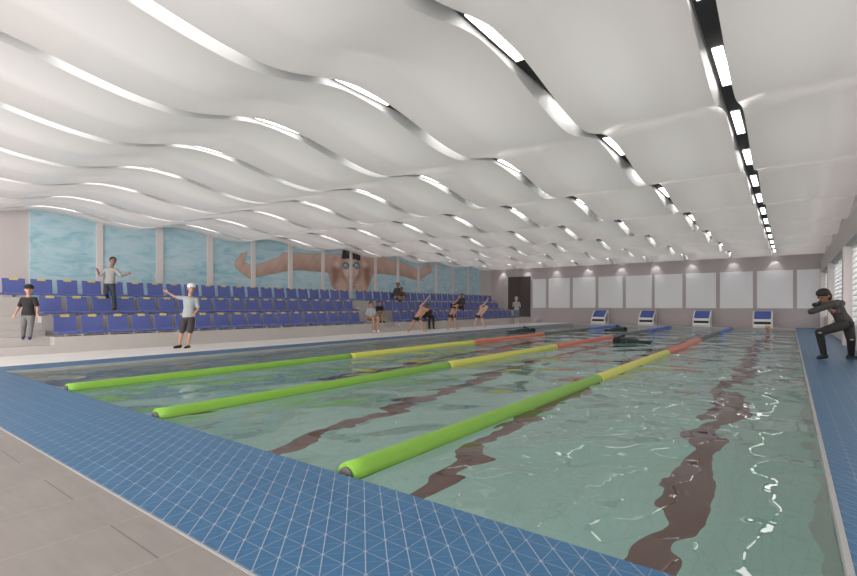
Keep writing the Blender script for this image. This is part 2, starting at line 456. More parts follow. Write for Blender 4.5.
def paint(P):
    """colour of the printed butterfly swimmer at wall points P (n,2) in metres"""
    W = lambda x, y: proj_wall(x, y)
    n = len(P); col = np.zeros((n, 3)); al = np.zeros(n)
    skin_l = np.array([0.66, 0.46, 0.38]); skin_d = np.array([0.33, 0.185, 0.14])
    def put(mask, c, soft=None):
        nonlocal col, al
        a = mask.astype(float) if soft is None else soft
        col = col * (1 - a[:, None]) + np.asarray(c) * a[:, None] if np.ndim(c) == 1 else col * (1 - a[:, None]) + c * a[:, None]
        al = np.maximum(al, a)
    def limb(a, b, ra, rb, shade=0.7):
        d, q, t = seg_d(P, W(*a), W(*b), ra, rb)
        aa = np.clip(0.5 - d / 0.03, 0, 1)
        A, Bp = np.array(W(*a)), np.array(W(*b)); ab = (Bp - A) / np.linalg.norm(Bp - A)
        side = (P - A) @ np.array([-ab[1], ab[0]])
        if ab[0] < 0: side = -side
        f = np.clip(0.5 - side / (max(ra, rb) * 2) , 0, 1) * shade
        f = np.clip(f ** 1.3 + 0.07 * np.sin(P[:, 0] * 7 + P[:, 1] * 4) + 0.05 * np.sin(P[:, 0] * 17 - P[:, 1] * 13), 0, 1)
        c = skin_l * (1 - f[:, None]) + skin_d * f[:, None]
        put(None, c, aa)
    # torso and shoulders
    limb((336, 263), (366, 263), .40, .40, .45)
    limb((340, 276), (362, 276), .66, .66, .6)
    limb((331, 264), (341, 290), .33, .38, .7); limb((371, 264), (361, 290), .34, .36, .7)
    # left arm of the picture
    limb((335, 264), (290, 261), .42, .34, .8); limb((312, 262), (286, 262), .30, .37, .8); limb((288, 262.5), (251, 273), .34, .20, .8)
    limb((250, 272), (240, 265), .24, .20, .5); limb((241, 263), (243, 256), .17, .12, .5); limb((238, 262), (246, 253.5), .12, .06, .3)
    # right arm of the picture
    limb((367, 263), (402, 269), .46, .37, .8); limb((402, 269), (419, 275.5), .37, .29, .8); limb((418, 275.5), (429, 269), .27, .26, .6)
    limb((428, 269), (428, 261), .24, .09, .5)
    # neck shadow, face, cap, goggles, mouth
    def ell(c, rx, ry, colr, k=0.06):
        cc = np.array(W(*c)); q = np.hypot((P[:, 0] - cc[0]) / rx, (P[:, 1] - cc[1]) / ry)
        put(None, np.array(colr), np.clip((1 - q) / k * .5 + .5, 0, 1))
    ell((335.5, 274), .22, .60, (0.30, 0.155, 0.115), .5); ell((367, 274), .22, .60, (0.30, 0.155, 0.115), .5)
    ell((338.5, 264), .30, .16, (0.74, 0.54, 0.46), .6); ell((363.5, 264), .30, .16, (0.72, 0.52, 0.44), .6)
    ell((351.2, 272), .66, .84, (0.25, 0.125, 0.095), .35)
    ell((343, 287), .38, .36, (0.62, 0.42, 0.34), .5); ell((360, 287), .38, .36, (0.60, 0.40, 0.32), .5)
    ell((351.2, 266.5), .50, .50, (0.50, 0.31, 0.25), .1); ell((351.1, 273.5), .36, .52, (0.50, 0.31, 0.25), .12)
    ell((350.6, 267.5), .38, .42, (0.72, 0.52, 0.44), .6); ell((350.8, 276), .20, .34, (0.66, 0.46, 0.38), .6)
    ell((346, 272), .13, .16, (0.78, 0.60, 0.52), .9); ell((356.5, 272), .11, .15, (0.70, 0.50, 0.42), .9)
    cc = np.array(W(351.5, 259.6)); qx = (P[:, 0] - cc[0]) / .60; qy = (P[:, 1] - cc[1]) / .62
    put((np.abs(qx) ** 3 + np.abs(qy) ** 3 < 1) & (P[:, 1] > cc[1] + .05 * np.cos(qx * 1.5) - .02), (0.022, 0.018, 0.025))
    cap2 = (np.abs(qx) ** 3 + np.abs(qy) ** 3 < 1) & (P[:, 1] > cc[1] + .03) & (np.hypot(qx + .3, qy - .6) < .3)
    put(cap2, (0.07, 0.065, 0.08))
    ell((351.3, 265.4), .50, .045, (0.05, 0.05, 0.06), .3)
    for gx in (345.9, 356.6):
        ell((gx, 265.6), .20, .16, (0.05, 0.07, 0.09), .15); ell((gx, 265.8), .15, .105, (0.20, 0.42, 0.48), .3); ell((gx - .7, 264.8), .05, .035, (0.55, 0.75, 0.80), .8)
    ell((351, 271), .05, .16, (0.50, 0.29, 0.23), .8); ell((351, 273.2), .10, .035, (0.28, 0.12, 0.10), .5)
    ell((351, 277.3), .13, .075, (0.10, 0.025, 0.025), .2); ell((351, 276.5), .08, .02, (0.7, 0.65, 0.6), .4)
    # splashes
    rs = np.random.RandomState(4)
    for _ in range(46):
        sx, sy = rs.uniform(332, 372), rs.uniform(284, 292); r = rs.uniform(.02, .07)
        cc = np.array(W(sx, sy)); q = np.hypot(P[:, 0] - cc[0], P[:, 1] - cc[1]) / r
        put(None, np.array((0.62, 0.72, 0.76)), np.clip(1 - q, 0, 1) * .8)
    return col, al


ME = [(30, 96), (103, 156), (163, 207), (213, 251), (255.3, 288), (292.5, 321.3), (324.4, 349.5), (352, 374), (376.7, 396.8), (399, 417.4), (419.5, 434.5), (437, 451.6), (453.8, 467), (469, 480.5)]
MN = ['showing open water at the left end of the wall', 'showing water behind the boy on the seats', 'showing water left of the printed hand',
      'showing water and the fingertips of the bent hand', 'showing the bent wrist and forearm of the swimmer', 'showing the upper arm of the printed swimmer',
      'showing left half of the capped swimmer face', 'showing right half of the capped swimmer face', 'showing the right shoulder of the printed swimmer',
      'showing the right forearm, above the seated couple', 'showing the curled right fingertips of the swimmer', 'of plain water, fourth from the far end',
      'of plain water, third from the far end', 'of plain water, last at the far end']
prev = None
for i, ((a, b_), nm) in enumerate(zip(ME, MN)):
    y0, y1 = proj_wall(a, 250)[0], proj_wall(b_, 250)[0]
    dense = 3 <= i <= 10
    ny, nz = (56, 84) if dense else (2, 2)
    Z0, Z1 = 1.30, 3.78
    bm = bmesh.new()
    grid = [[bm.verts.new((XW + .05, y0 + (y1 - y0) * p / (ny - 1), Z0 + (Z1 - Z0) * q / (nz - 1))) for p in range(ny)] for q in range(nz)]
    for q in range(nz - 1):
        for p in range(ny - 1):
            bm.faces.new((grid[q][p], grid[q][p + 1], grid[q + 1][p + 1], grid[q + 1][p]))
    box(bm, XW + .003, y0, Z0, XW + .049, y1, Z1)
    o = link('mural_panel', bm, M['mural'])
    tag(o, 'blue printed mural panel ' + nm, 'mural panel', 'mural panels above the seats')
    me = o.data
    co = np.zeros(len(me.vertices) * 3); me.vertices.foreach_get('co', co); co = co.reshape(-1, 3)
    ca = me.color_attributes.new('paint', 'FLOAT_COLOR', 'POINT')
    buf = np.zeros((len(co), 4))
    if dense:
        c, al = paint(co[:, 1:3].copy()); buf[:, :3] = c; buf[:, 3] = al
    ca.data.foreach_set('color', buf.ravel())
    if prev is not None:
        struct('trim_%d' % (20 + i), B(XW, prev + .005, 1.26, XW + .09, y0 - .005, 3.85), M['pilaster'])
    prev = y1

# ------------------------------------------------------------------ wavy ceiling with slots and light tracks
H0, H1 = EYE + 2.37, EYE + 2.62


def zc(y):
    per = 3.6; t = ((y - 0.55) / per) % 1.0
    f = 0.60                                                    # share of the period spent falling
    ph = (t / f) * 0.5 if t < f else 0.5 + (t - f) / (1 - f) * 0.5
    c = 0.5 + 0.5 * math.cos(2 * math.pi * ph)
    return H0 + (H1 - H0) * c


SLX = [-0.6, -2.33, -4.22, -6.0, -7.85, -9.8, -11.8, -13.8, -15.6]
SW = 0.20
ZT = EYE + 2.72                                                # underside of the tracks
edges = [XR - .002] + [v for s in SLX for v in (s + SW / 2, s - SW / 2)] + [XW + .002]
ys = np.linspace(YB + .1, YF - .003, 320)
for k in range(0, len(edges), 2):
    x1, x0 = edges[k], edges[k + 1]
    bm = bmesh.new(); T = 0.0
    lo0 = []; lo1 = []; up0 = []; up1 = []
    for y in ys:
        z = zc(y); zu = max(ZT + .0, z + .03)
        lo0.append(bm.verts.new((x0, y, z))); lo1.append(bm.verts.new((x1, y, z)))
        up0.append(bm.verts.new((x0, y, zu))); up1.append(bm.verts.new((x1, y, zu)))
    sk = []
    for i in range(len(ys) - 1):
        f = bm.faces.new((lo0[i], lo0[i + 1], lo1[i + 1], lo1[i])); f.smooth = True
        f = bm.faces.new((lo1[i], lo1[i + 1], up1[i + 1], up1[i])); f.material_index = 1
        f = bm.faces.new((up0[i], up0[i + 1], lo0[i + 1], lo0[i])); f.material_index = 1
    bm.faces.new((lo0[0], lo1[0], up1[0], up0[0])); bm.faces.new((lo0[-1], up0[-1], up1[-1], lo1[-1]))
    o = struct('ceiling', bm, [M['ceil'], M['skirt']])
TN = ['directly above the right side lane', 'second from the right, over the middle lanes', 'third from the right wall', 'fourth from the right wall', 'fifth from the right wall',
      'over the left pool edge', 'over the white deck', 'over the front row of seats', 'nearest the mural wall']
proto = None
LY = [y for y in np.arange(-0.35 - 2.03, 28.6, 2.03)]
for k, sx in enumerate(SLX):
    if proto is None:
        proto = t = empty('light_track', (sx, 0, ZT))
        bm = bmesh.new()
        box(bm, -SW / 2 + .002, YB + .1, .0, SW / 2 - .002, YF - .02, .06)
        box(bm, -.085, YB + .1, -.05, .085, YF - .02, 0)
        link('housing', bm, M['track'], t)
        for y in LY:
            link('diffuser', B(-.05, y, -.062, .05, y + 1.04, -.0505), M['lamp'], t)
    else:
        t = proto.copy(); COL.objects.link(t); t.location = (sx, 0, ZT)
        for ch in list(proto.children):
            c = ch.copy(); COL.objects.link(c); c.parent = t
    tag(t, 'black ceiling light track with white lamps, ' + TN[k], 'light track', 'light tracks in the ceiling slots')
    # the small spot at the end of each track, washing the far wall
    sp = bpy.data.lights.new('spot_light', 'SPOT'); sp.energy = 7; sp.spot_size = R_(75); sp.spot_blend = .5; sp.shadow_soft_size = .03
    so = bpy.data.objects.new('spot_light', sp); COL.objects.link(so); so.location = (sx, YF - .30, H0 - .04); so.rotation_euler = (R_(35), 0, 0)

# ------------------------------------------------------------------ bleachers
TZ = [.36, .81, 1.26]; TX = [-13.0, -13.9, -14.75]
Y_A0, Y_A1, Y_B0 = 3.5, 14.35, 15.3
bl = tag(empty('bleacher', (-14.7, 15, 0)), 'pale concrete three tier spectator stand along the mural wall', 'bleacher')
ox, oy = -14.7, 15
bm = bmesh.new()
def tier(y0, y1, x0, z):
    box(bm, XW - ox, y0 - oy, 0, x0 - ox, y1 - oy, z)
def block(y0, y1, xs, zs, nm):
    for i, (x, z) in enumerate(zip(xs, zs)):
        nx = xs[i + 1] if i + 1 < len(xs) else XW + .003
        link(nm, B(nx - ox, y0 - oy + .001, 0, x - ox, y1 - oy - .001, z), M['concrete'], bl)


bm.free()
block(Y_A0, Y_A1, TX, TZ, 'tier')
block(Y_B0, 27.9, TX, TZ, 'tier')
SXs = [-13.0, -13.32, -13.62, -13.92, -14.2, -14.48, -14.76]; SZs = [.18, .36, .51, .66, .81, 1.0, 1.26]
block(0.5, Y_A0, SXs, SZs, 'step')
block(Y_A1, Y_B0, SXs, SZs, 'step')
bm = bmesh.new(); box(bm, -13.0 - ox, 27.9 - oy, 0, -12.6 - ox, 28.7 - oy, .2); link('end_step', bm, M['concrete'], bl)

# ------------------------------------------------------------------ stadium seats
def make_seat():
    t = empty('stadium_seat', (0, 0, 0))
    w = .235
    # pan (side profile in x,z; +x is the front)
    bm = bmesh.new()
    prism(bm, [(-.02, .10), (.02, .065), (.30, .075), (.37, .055), (.39, .075), (.375, .10), (.30, .105), (.03, .098), (-.005, .13)], 'y', -w - .008, w + .008)
    bmesh.ops.bevel(bm, geom=bm.edges[:], offset=.006, segments=1, affect='EDGES')
    link('seat_pan', bm, M['seat'], t)
    bm = bmesh.new()
    prism(bm, [(-.02, .10), (.012, .105), (-.008, .25), (-.045, .44), (-.055, .475), (-.075, .47), (-.07, .43), (-.036, .25)], 'y', -w + .012, w - .012)
    bmesh.ops.bevel(bm, geom=bm.edges[:], offset=.006, segments=1, affect='EDGES')
    link('backrest', bm, M['seat_dk'], t)
    link('number_plate', B(-.050, -.085, .432, -.030, .085, .492), M['plate'], t)
    bm = bmesh.new()
    prism(bm, [(-.03, 0), (.30, 0), (.30, .02), (.26, .074), (.0, .074)], 'y', w + .012, w + .032)
    link('bracket', bm, M['white'], t)
    link('foot', B(.0, -.03, 0, .08, .03, .07), M['white'], t)
    return t


def ordn(n):
    return ['first', 'second', 'third', 'fourth', 'fifth', 'sixth', 'seventh', 'eighth', 'ninth', 'tenth', 'eleventh', 'twelfth', 'thirteenth',
            'fourteenth', 'fifteenth', 'sixteenth', 'seventeenth', 'eighteenth', 'nineteenth', 'twentieth', 'twenty-first', 'twenty-second', 'twenty-third'][n]


seat0 = make_seat(); used = False
BXS = [-13.50, -14.38, -15.25]
rows = [(0, 3.85, 18, 'front row', 'near block', 'left end of that row'), (0, 15.65, 20, 'front row', 'far block', 'aisle steps'),
        (1, 3.80, 19, 'middle row', 'near block', 'left end of that row'), (1, 15.6, 20, 'middle row', 'far block', 'aisle steps'),
        (2, 2.75, 22, 'back row', 'near block', 'left end of that row'), (2, 15.2, 22, 'back row', 'far block', 'aisle gap')]
SEATS = {}
for r, y0, n, rn, bn, fn in rows:
    for i in range(n):
        if not used: t = seat0; used = True
        else:
            t = seat0.copy(); COL.objects.link(t)
            for ch in list(seat0.children):
                c = ch.copy(); COL.objects.link(c); c.parent = t
        t.location = (BXS[r], y0 + i * .55, TZ[r])
        tag(t, 'blue plastic seat, %s %s, %s from the %s' % (bn, rn, ordn(i), fn), 'seat', 'blue seats on the spectator stand')

# ------------------------------------------------------------------ lane ropes
RX = [-2.28, -4.97, -7.5]; RN = ['nearest to the camera', 'in the middle of the pool', 'furthest left, nearest the spectators']
SEGC = ['green', 'yellow', 'red', 'charcoal', 'blue']
for rx, nm in zip(RX, RN):
    t = tag(empty('lane_rope', (rx, PY0, WL)), 'thick lane rope in five coloured lengths, ' + nm, 'lane rope', 'lane ropes across the pool')
    y = 0.08; tot = PY1 - PY0 - .16
    for k in range(5):
        a = y + (tot) * k / 5; b_ = y + tot * (k + 1) / 5
        bm = bmesh.new(); n = 40
        pts = []; rr = []
        for i in range(n + 1):
            yy = a + .004 + (b_ - a - .008) * i / n
            pts.append((0, yy, .006)); rr.append(.086)
        tube(bm, pts, rr, 24)
        for f in bm.faces: f.smooth = len(f.verts) == 4
        o = link('float_section', bm, M[SEGC[k]], t); o['label'] = SEGC[k].replace('red', 'coral red') + ' length of lane rope'
    for (p, q, e) in ((0.0, y, y - .012), (y + tot, PY1 - PY0, y + tot - .003)):
        bm = bmesh.new()
        tube(bm, [(0, p, .006), (0, e - .001, .006), (0, e, .006), (0, e + .015, .006), (0, e + .016, .006), (0, q, .006)], [.014, .014, .06, .06, .014, .014], 20)
        link('end_cap', bm, M['charcoal'], t)

# ------------------------------------------------------------------ starting blocks
def make_block():
    t = empty('starting_block', (0, 0, 0))
    for s in (-1, 1):
        bm = bmesh.new()
        x = s * .36
        tube(bm, [(x, -.36, .0), (x, -.38, .14), (x, -.36, .34), (x, -.25, .46), (x, .18, .76), (x, .30, .78), (x, .36, .70), (x, .38, .0)], .035, 10)
        tube(bm, [(x, -.36, .14), (x, .38, .14)], .025, 8)
        for f in bm.faces: f.smooth = True
        link('side_frame', bm, M['white'], t)
    bm = bmesh.new(); prism(bm, [(-.27, .44), (.19, .755), (.17, .785), (-.29, .47)], 'x', -.33, .33)
    bm2 = bm
    link('platform', bm2, M['block_blue'], t)
    link('cross_bar', B(-.36, -.40, .30, .36, -.34, .42, bevel=.015), M['white'], t)
    link('cross_bar', B(-.36, -.41, .06, .36, -.35, .18, bevel=.015), M['white'], t)
    link('slot_strip', B(-.33, -.36, .18, .33, -.33, .30), M['black'], t)  # black strip in the slot between the cross bars
    bm = bmesh.new(); box(bm, -.42, -.42, 0, .42, .42, .03, bevel=.008); link('base_plate', bm, M['white'], t)
    return t


BN = ['furthest left on the far deck', 'second from the left on the far deck', 'third from the left on the far deck', 'furthest right on the far deck']
b0 = make_block()
for k, x in enumerate((-8.78, -6.22, -3.6, -1.05)):
    if k == 0: t = b0
    else:
        t = b0.copy(); COL.objects.link(t)
        for ch in list(b0.children):
            c = ch.copy(); COL.objects.link(c); c.parent = t
    t.location = (x, 28.15, 0)
    tag(t, 'white framed starting block with blue sloping platform, ' + BN[k], 'starting block', 'starting blocks at the far end')


# ------------------------------------------------------------------ people
def sph_pts(c, r, n=10):
    out = []
    for i in range(n + 1):
        a = math.pi * i / n
        for j in range(n * 2 if 0 < i < n else 1):
            b = math.pi * j / n
            out.append(Vector(c) + r * Vector((math.sin(a) * math.cos(b), math.sin(a) * math.sin(b), math.cos(a))))
    return out


class Body:
    """a pile of overlapping rounded volumes that is fused into one continuous skin"""
    def __init__(s): s.bm = bmesh.new()

    def hull(s, pts):
        vs = [s.bm.verts.new(p) for p in pts]
        r = bmesh.ops.convex_hull(s.bm, input=vs, use_existing_faces=False)
        dead = list(set([v for v in r['geom_interior'] + r['geom_unused'] if isinstance(v, bmesh.types.BMVert)]))
        if dead: bmesh.ops.delete(s.bm, geom=dead, context='VERTS')

    def cone(s, a, b, ra, rb, n=7):
        s.hull(sph_pts(a, ra, n) + sph_pts(b, rb, n))

    def ell(s, c, ax, ay, az, rx, ry, rz, n=9):
        c = Vector(c); s.hull([c + ax * p.x * rx + ay * p.y * ry + az * p.z * rz for p in sph_pts((0, 0, 0), 1, n)])

    def ring(s, rings):
        """hull of consecutive flattened ellipses: rings = [(centre, axis_x, axis_y, rx, ry)]"""
        def el(q):
            c, ax, ay, rx, ry = q
            return [Vector(c) + ax * rx * math.cos(t * math.pi / 10) + ay * ry * math.sin(t * math.pi / 10) for t in range(20)]
        for p, q in zip(rings[:-1], rings[1:]): s.hull(el(p) + el(q))

    def make(s, name, m, parent, voxel, smooth=4):
        bmesh.ops.recalc_face_normals(s.bm, faces=s.bm.faces[:])
        me = bpy.data.meshes.new(name); s.bm.to_mesh(me); s.bm.free()
        o = bpy.data.objects.new(name, me); COL.objects.link(o)
        md = o.modifiers.new('r', 'REMESH'); md.mode = 'VOXEL'; md.voxel_size = voxel; md.use_smooth_shade = True
        if smooth:
            sm = o.modifiers.new('s', 'SMOOTH'); sm.iterations = smooth; sm.factor = .5
        dg = bpy.context.evaluated_depsgraph_get(); dg.update()
        me2 = bpy.data.meshes.new_from_object(o.evaluated_get(dg), depsgraph=dg)
        o.modifiers.clear(); o.data = me2; me2.name = name
        me2.materials.clear(); me2.materials.append(m)
        me2.polygons.foreach_set('use_smooth', [True] * len(me2.polygons))
        if parent: o.parent = parent
        return o


def person(label, base_px, depth, base_z, J, sk='skin', k=1.0, face=(0, -1, 0), shirt=None, sleeve=.6, legs=None, leglen=1.0,
           hair='hair', hairtype='short', cap=None, shoes=None, voxel=.011, toes=None, swim=None, extra=None, group=None, fingers=False, curl=.5, hs=1.08):
    """J: joints given as (column px, row px, metres away from the base plane); base_px is the foot point"""
    s = depth / 480.0
    X0, Y0 = at(base_px[0], depth)
    def q(n):
        x, y, v = J[n]
        # u is scaled to the plane the joint lies in; rows measured from the horizon
        return Vector(((x - 428.5) * (depth + v) / 480 - (base_px[0] - 428.5) * s, v, EYE + (306 - y) * (depth + v) / 480 - base_z))
    P = {n: q(n) for n in J}
    root_args = dict(loc=(X0, Y0, base_z), rotz=TH)
    face = Vector(face).normalized(); upv = Vector((0, 0, 1))
    hd, nk, pv = P['head'], P['neck'], P['pel']
    def jo(n): return P[n]
    sl, sr = P['shl'], P['shr']
    lat = (sr - sl); lat = lat.normalized() if lat.length > .02 else Vector((1, 0, 0))
    spine = (nk - pv).normalized()
    fwd = lat.cross(spine).normalized()
    if fwd.dot(face) < 0: fwd = -fwd
    hlat = P['hpr'] - P['hpl']; hlat = hlat.normalized()
    # ---- torso rings
    def torso(b, g, top=True, lowest=0.0, highest=1.0):
        cs = [(0.0, .150, .100), (.18, .148, .102), (.42, .125, .088), (.66, .150, .100), (.84, .165, .095), (.95, .12, .07)]
        rings = []
        sw_ = (sr - sl).length / 2
        for t, rx, ry in cs:
            if t < lowest or t > highest: continue
            c = pv + (nk - pv) * t; ax = hlat.lerp(lat, min(1, t * 1.4)).normalized(); ay = spine.cross(ax).normalized()
            rings.append((c, ax, ay, rx * k + g, ry * k + g))
        b.ring(rings)
        b.cone(sl, sr, .052 * k + g, .052 * k + g)
        b.cone(pv + spine * .70 * (nk - pv).length, (sl + sr) / 2, .09 * k + g, .07 * k + g)
    b = Body()
    torso(b, 0)
    b.ell(pv, hlat, fwd, spine, .150 * k, .105 * k, .10 * k)
    b.cone(nk - spine * .03 * k, hd - face * .01 * k - upv * .03 * k, .056 * k, .052 * k)
    # head: skull, jaw, nose, ears
    kh = k * hs
    hu = (hd - nk).normalized().lerp(upv, .6).normalized(); hl = face.cross(hu).normalized(); hf = hu.cross(hl).normalized()
    if hf.dot(face) < 0: hf = -hf
    b.ell(hd + hu * .02 * kh - hf * .008 * kh, hl, hf, hu, .076 * kh, .096 * kh, .095 * kh)
    b.ell(hd - hu * .045 * kh + hf * .022 * kh, hl, hf, hu, .056 * kh, .066 * kh, .072 * kh)
    b.cone(hd + hf * .088 * kh + hu * .01 * kh, hd + hf * .106 * kh - hu * .018 * kh, .009 * kh, .015 * kh, 5)
    for e in (-1, 1): b.ell(hd + hl * e * .078 * kh - hf * .005 * kh, hl, hf, hu, .012 * kh, .020 * kh, .030 * kh, 5)
    # arms and hands
    for a_ in ('l', 'r'):
        if 'el' + a_ not in P: continue
        S, E, Wr = P['sh' + a_], P['el' + a_], P['wr' + a_]
        b.cone(S, E, .048 * k, .036 * k); b.cone(E, Wr, .038 * k, .025 * k)
        hdv = (P['hand' + a_] - Wr) if 'hand' + a_ in P else (Wr - E); hdv.normalize()
        side = hdv.cross(fwd); side = side.normalized() if side.length > .1 else lat
        pn = side.cross(hdv).normalized()
        pc = Wr + hdv * .045 * k
        b.ell(pc, side, pn, hdv, .036 * k, .016 * k, .052 * k, 6)
        fr = .0085 * k if fingers else .010 * k
        for i, L in enumerate((.062, .074, .070, .055)):
            o_ = side * (i - 1.5) * .019 * k
            p0 = Wr + hdv * .08 * k + o_; p1 = p0 + hdv * L * .5 * k + pn * curl * .012 * k * (1 if fwd.dot(pn) > 0 else -1)
            p2 = p1 + hdv * L * .45 * k * (1 - curl * .5) + pn * curl * .03 * k * (1 if fwd.dot(pn) > 0 else -1)
            b.cone(p0, p1, fr, fr * .95, 4); b.cone(p1, p2, fr * .95, fr * .85, 4)
        ts = -1 if a_ == 'r' else 1
        p0 = Wr + hdv * .025 * k + side * ts * .026 * k; p1 = p0 + (hdv * .8 + side * ts * .8).normalized() * .04 * k
        b.cone(p0, p1, .013 * k, .011 * k, 4); b.cone(p1, p1 + (hdv + side * ts * .2).normalized() * .03 * k, .011 * k, .009 * k, 4)
    # legs and feet
    for a_ in ('l', 'r'):
        if 'kn' + a_ not in P: continue
        Hp, K, A = P['hp' + a_], P['kn' + a_], P['an' + a_]
        b.cone(Hp, K, .080 * k, .054 * k); b.cone(K, A.lerp(K, .62), .052 * k, .054 * k); b.cone(A.lerp(K, .62), A, .052 * k, .034 * k)
        td = Vector(toes[a_]) if toes and a_ in toes else Vector((face.x, face.y, 0)); td.normalize()
        b.cone(A - td * .02 * k - upv * .02 * k, A + td * .13 * k - upv * .045 * k, .036 * k, .024 * k)
    body = b.make('person', M[sk], None, voxel)
    body.location = root_args['loc']; body.rotation_euler.z = TH
    tag(body, label, 'person', group)
    # ---- face details
    fb = bmesh.new()
    for e in (-1, 1):
        c = hd + hf * .086 * kh + hl * e * .030 * kh + hu * .018 * kh
        r = bmesh.ops.create_icosphere(fb, subdivisions=2, radius=.011 * kh)
        for v in r['verts']: v.co = c + v.co
    link('eyes', fb, M['black'], body, True)
    fb = bmesh.new(); c = hd + hf * .083 * kh - hu * .052 * kh
    r = bmesh.ops.create_icosphere(fb, subdivisions=2, radius=1)
    for v in r['verts']: v.co = c + hl * v.co.x * .024 * kh + hf * v.co.y * .008 * kh + hu * v.co.z * .007 * kh
    link('mouth', fb, mouth_m, body, True)
    # ---- hair or cap
    if hair:
        h = Body()
        h.ell(hd + hu * .042 * kh - hf * .022 * kh, hl, hf, hu, .088 * kh, .098 * kh, .088 * kh)
        if hairtype == 'full':
            h.ell(hd + hu * .070 * kh - hf * .004 * kh, hl, hf, hu, .092 * kh, .100 * kh, .070 * kh); h.ell(hd - hf * .045 * kh - hu * .01 * kh, hl, hf, hu, .085 * kh, .075 * kh, .09 * kh)
        if hairtype == 'long':
            h.ell(hd - hf * .05 * kh - hu * .05 * kh, hl, hf, hu, .085 * kh, .06 * kh, .14 * kh)
        h.make('hair', M[hair], body, voxel)
    if cap:
        h = Body()
        h.ell(hd + hu * .060 * kh - hf * .008 * kh, hl, hf, hu, .094 * kh, .108 * kh, .075 * kh)
        h.make('cap_crown', M[cap], body, voxel)
        if hairtype != 'swimcap':
            h = Body(); h.ell(hd + hu * .048 * kh + hf * .125 * kh, hl, hf, hu, .070 * kh, .065 * kh, .012 * kh); h.make('cap_brim', M[cap], body, voxel * .7)
    # ---- clothes
    if shirt:
        c = Body(); torso(c, .014 * k)
        c.ell(pv + spine * .05 * k, hlat, fwd, spine, .165 * k, .12 * k, .07 * k)
        for a_ in ('l', 'r'):
            if 'el' + a_ not in P: continue
            S, E, Wr = P['sh' + a_], P['el' + a_], P['wr' + a_]
            if sleeve <= 1: c.cone(S, S.lerp(E, sleeve), .062 * k, .056 * k)
            else: c.cone(S, E, .062 * k, .052 * k); c.cone(E, E.lerp(Wr, sleeve - 1), .052 * k, .040 * k)
        c.make('shirt', M[shirt], body, voxel)
    if legs:
        c = Body(); c.ell(pv - spine * .01, hlat, fwd, spine, .162 * k, .118 * k, .10 * k)
        for a_ in ('l', 'r'):
            if 'kn' + a_ not in P: continue
            Hp, K, A = P['hp' + a_], P['kn' + a_], P['an' + a_]
            if leglen <= 1: c.cone(Hp, Hp.lerp(K, leglen), .094 * k, .080 * k)
            else:
                c.cone(Hp, K, .094 * k, .068 * k); E2 = K.lerp(A, leglen - 1); c.cone(K, E2, .067 * k, .050 * k)
        c.make('shorts' if leglen <= 1.1 else 'trousers', M[legs], body, voxel)
    if swim:
        c = Body(); c.ell(pv - spine * .01 * k, hlat, fwd, spine, .172 * k, .128 * k, .095 * k)
        for a_ in ('l', 'r'): c.cone(P['hp' + a_], P['hp' + a_].lerp(P['kn' + a_], .16), .094 * k, .090 * k)
        c.make('swimwear', M[swim], body, voxel)
        if extra == 'top':
            c = Body(); torso(c, .016 * k, lowest=.66, highest=.9); c.make('swim_top', M[swim], body, voxel)
    if shoes:
        for a_ in ('l', 'r'):
            if 'an' + a_ not in P: continue
            A = P['an' + a_]; td = Vector(toes[a_]) if toes and a_ in toes else Vector((face.x, face.y, 0)); td.normalize()
            c = Body(); c.cone(A - td * .03 * k - upv * .025 * k, A + td * .135 * k - upv * .045 * k, .048 * k, .034 * k); c.cone(A - td * .01, A - td * .02 - upv * .02, .044 * k, .046 * k)
            c.make('shoe', M[shoes], body, voxel)
    return body, P, s


mouth_m = mat('lips', (0.30, 0.10, 0.08), 0.5)
GA = 'spectators on the stand'; GS = 'swimmers stretching on the deck'

# boy in the black cap on the steps
person('boy in black cap, black polo and grey jeans walking down the left steps', (27.5, 339), 480 * 13.33 / CT / (790 - 28), .36,
       dict(head=(28.9, 289.8, 0), neck=(28.9, 296.5, 0), shl=(22.6, 299.5, 0), shr=(35.2, 299.5, 0), ell=(18.6, 307.8, .02), wrl=(15.2, 314.2, -.06),
            elr=(37.6, 307.6, .02), wrr=(37.2, 314.0, -.08), pel=(27.8, 315.8, 0), hpl=(24.8, 317, 0), hpr=(31, 317, 0),
            knl=(23.6, 326.5, -.04), anl=(23.2, 336.6, 0), knr=(30.6, 327, -.10), anr=(29.9, 336.9, -.10)),
       sk='skin', k=.80, face=(.75, -1, -.05), shirt='cloth_black', sleeve=.7, legs='denim', leglen=1.9, hair='hair', cap='cloth_black', shoes='shoe_blue', voxel=.010, fingers=True, hs=1.2)
# boy jumping on the seats
person('laughing boy in grey shirt balancing on the middle row seats, arms spread', (115.4, 309.2), 480 * 14.18 / CT / (790 - 113), .925,
       dict(head=(113, 261.3, 0), neck=(111.6, 267.2, 0), shl=(105.6, 270, 0), shr=(116.6, 270.6, 0), ell=(99.8, 275.6, 0), wrl=(97.8, 271.0, -.1),
            elr=(121.6, 276.2, -.05), wrr=(128.6, 274.0, -.15), pel=(109.6, 284, 0), hpl=(106.8, 285, 0), hpr=(112.2, 285, 0),
            knl=(105.8, 293.5, -.22), anl=(108.0, 297.0, .18), knr=(113.7, 296.5, -.10), anr=(115.2, 307.6, .0)),
       sk='skin_dark', k=.80, face=(1.0, -1, 0.05), shirt='cloth_grey', sleeve=.9, legs='denim_dk', leglen=1.85, hair='hair', shoes='cloth_black', voxel=.010, fingers=True, hs=1.2,
       toes={'l': (0, .3, -1), 'r': (.2, -1, 0)})
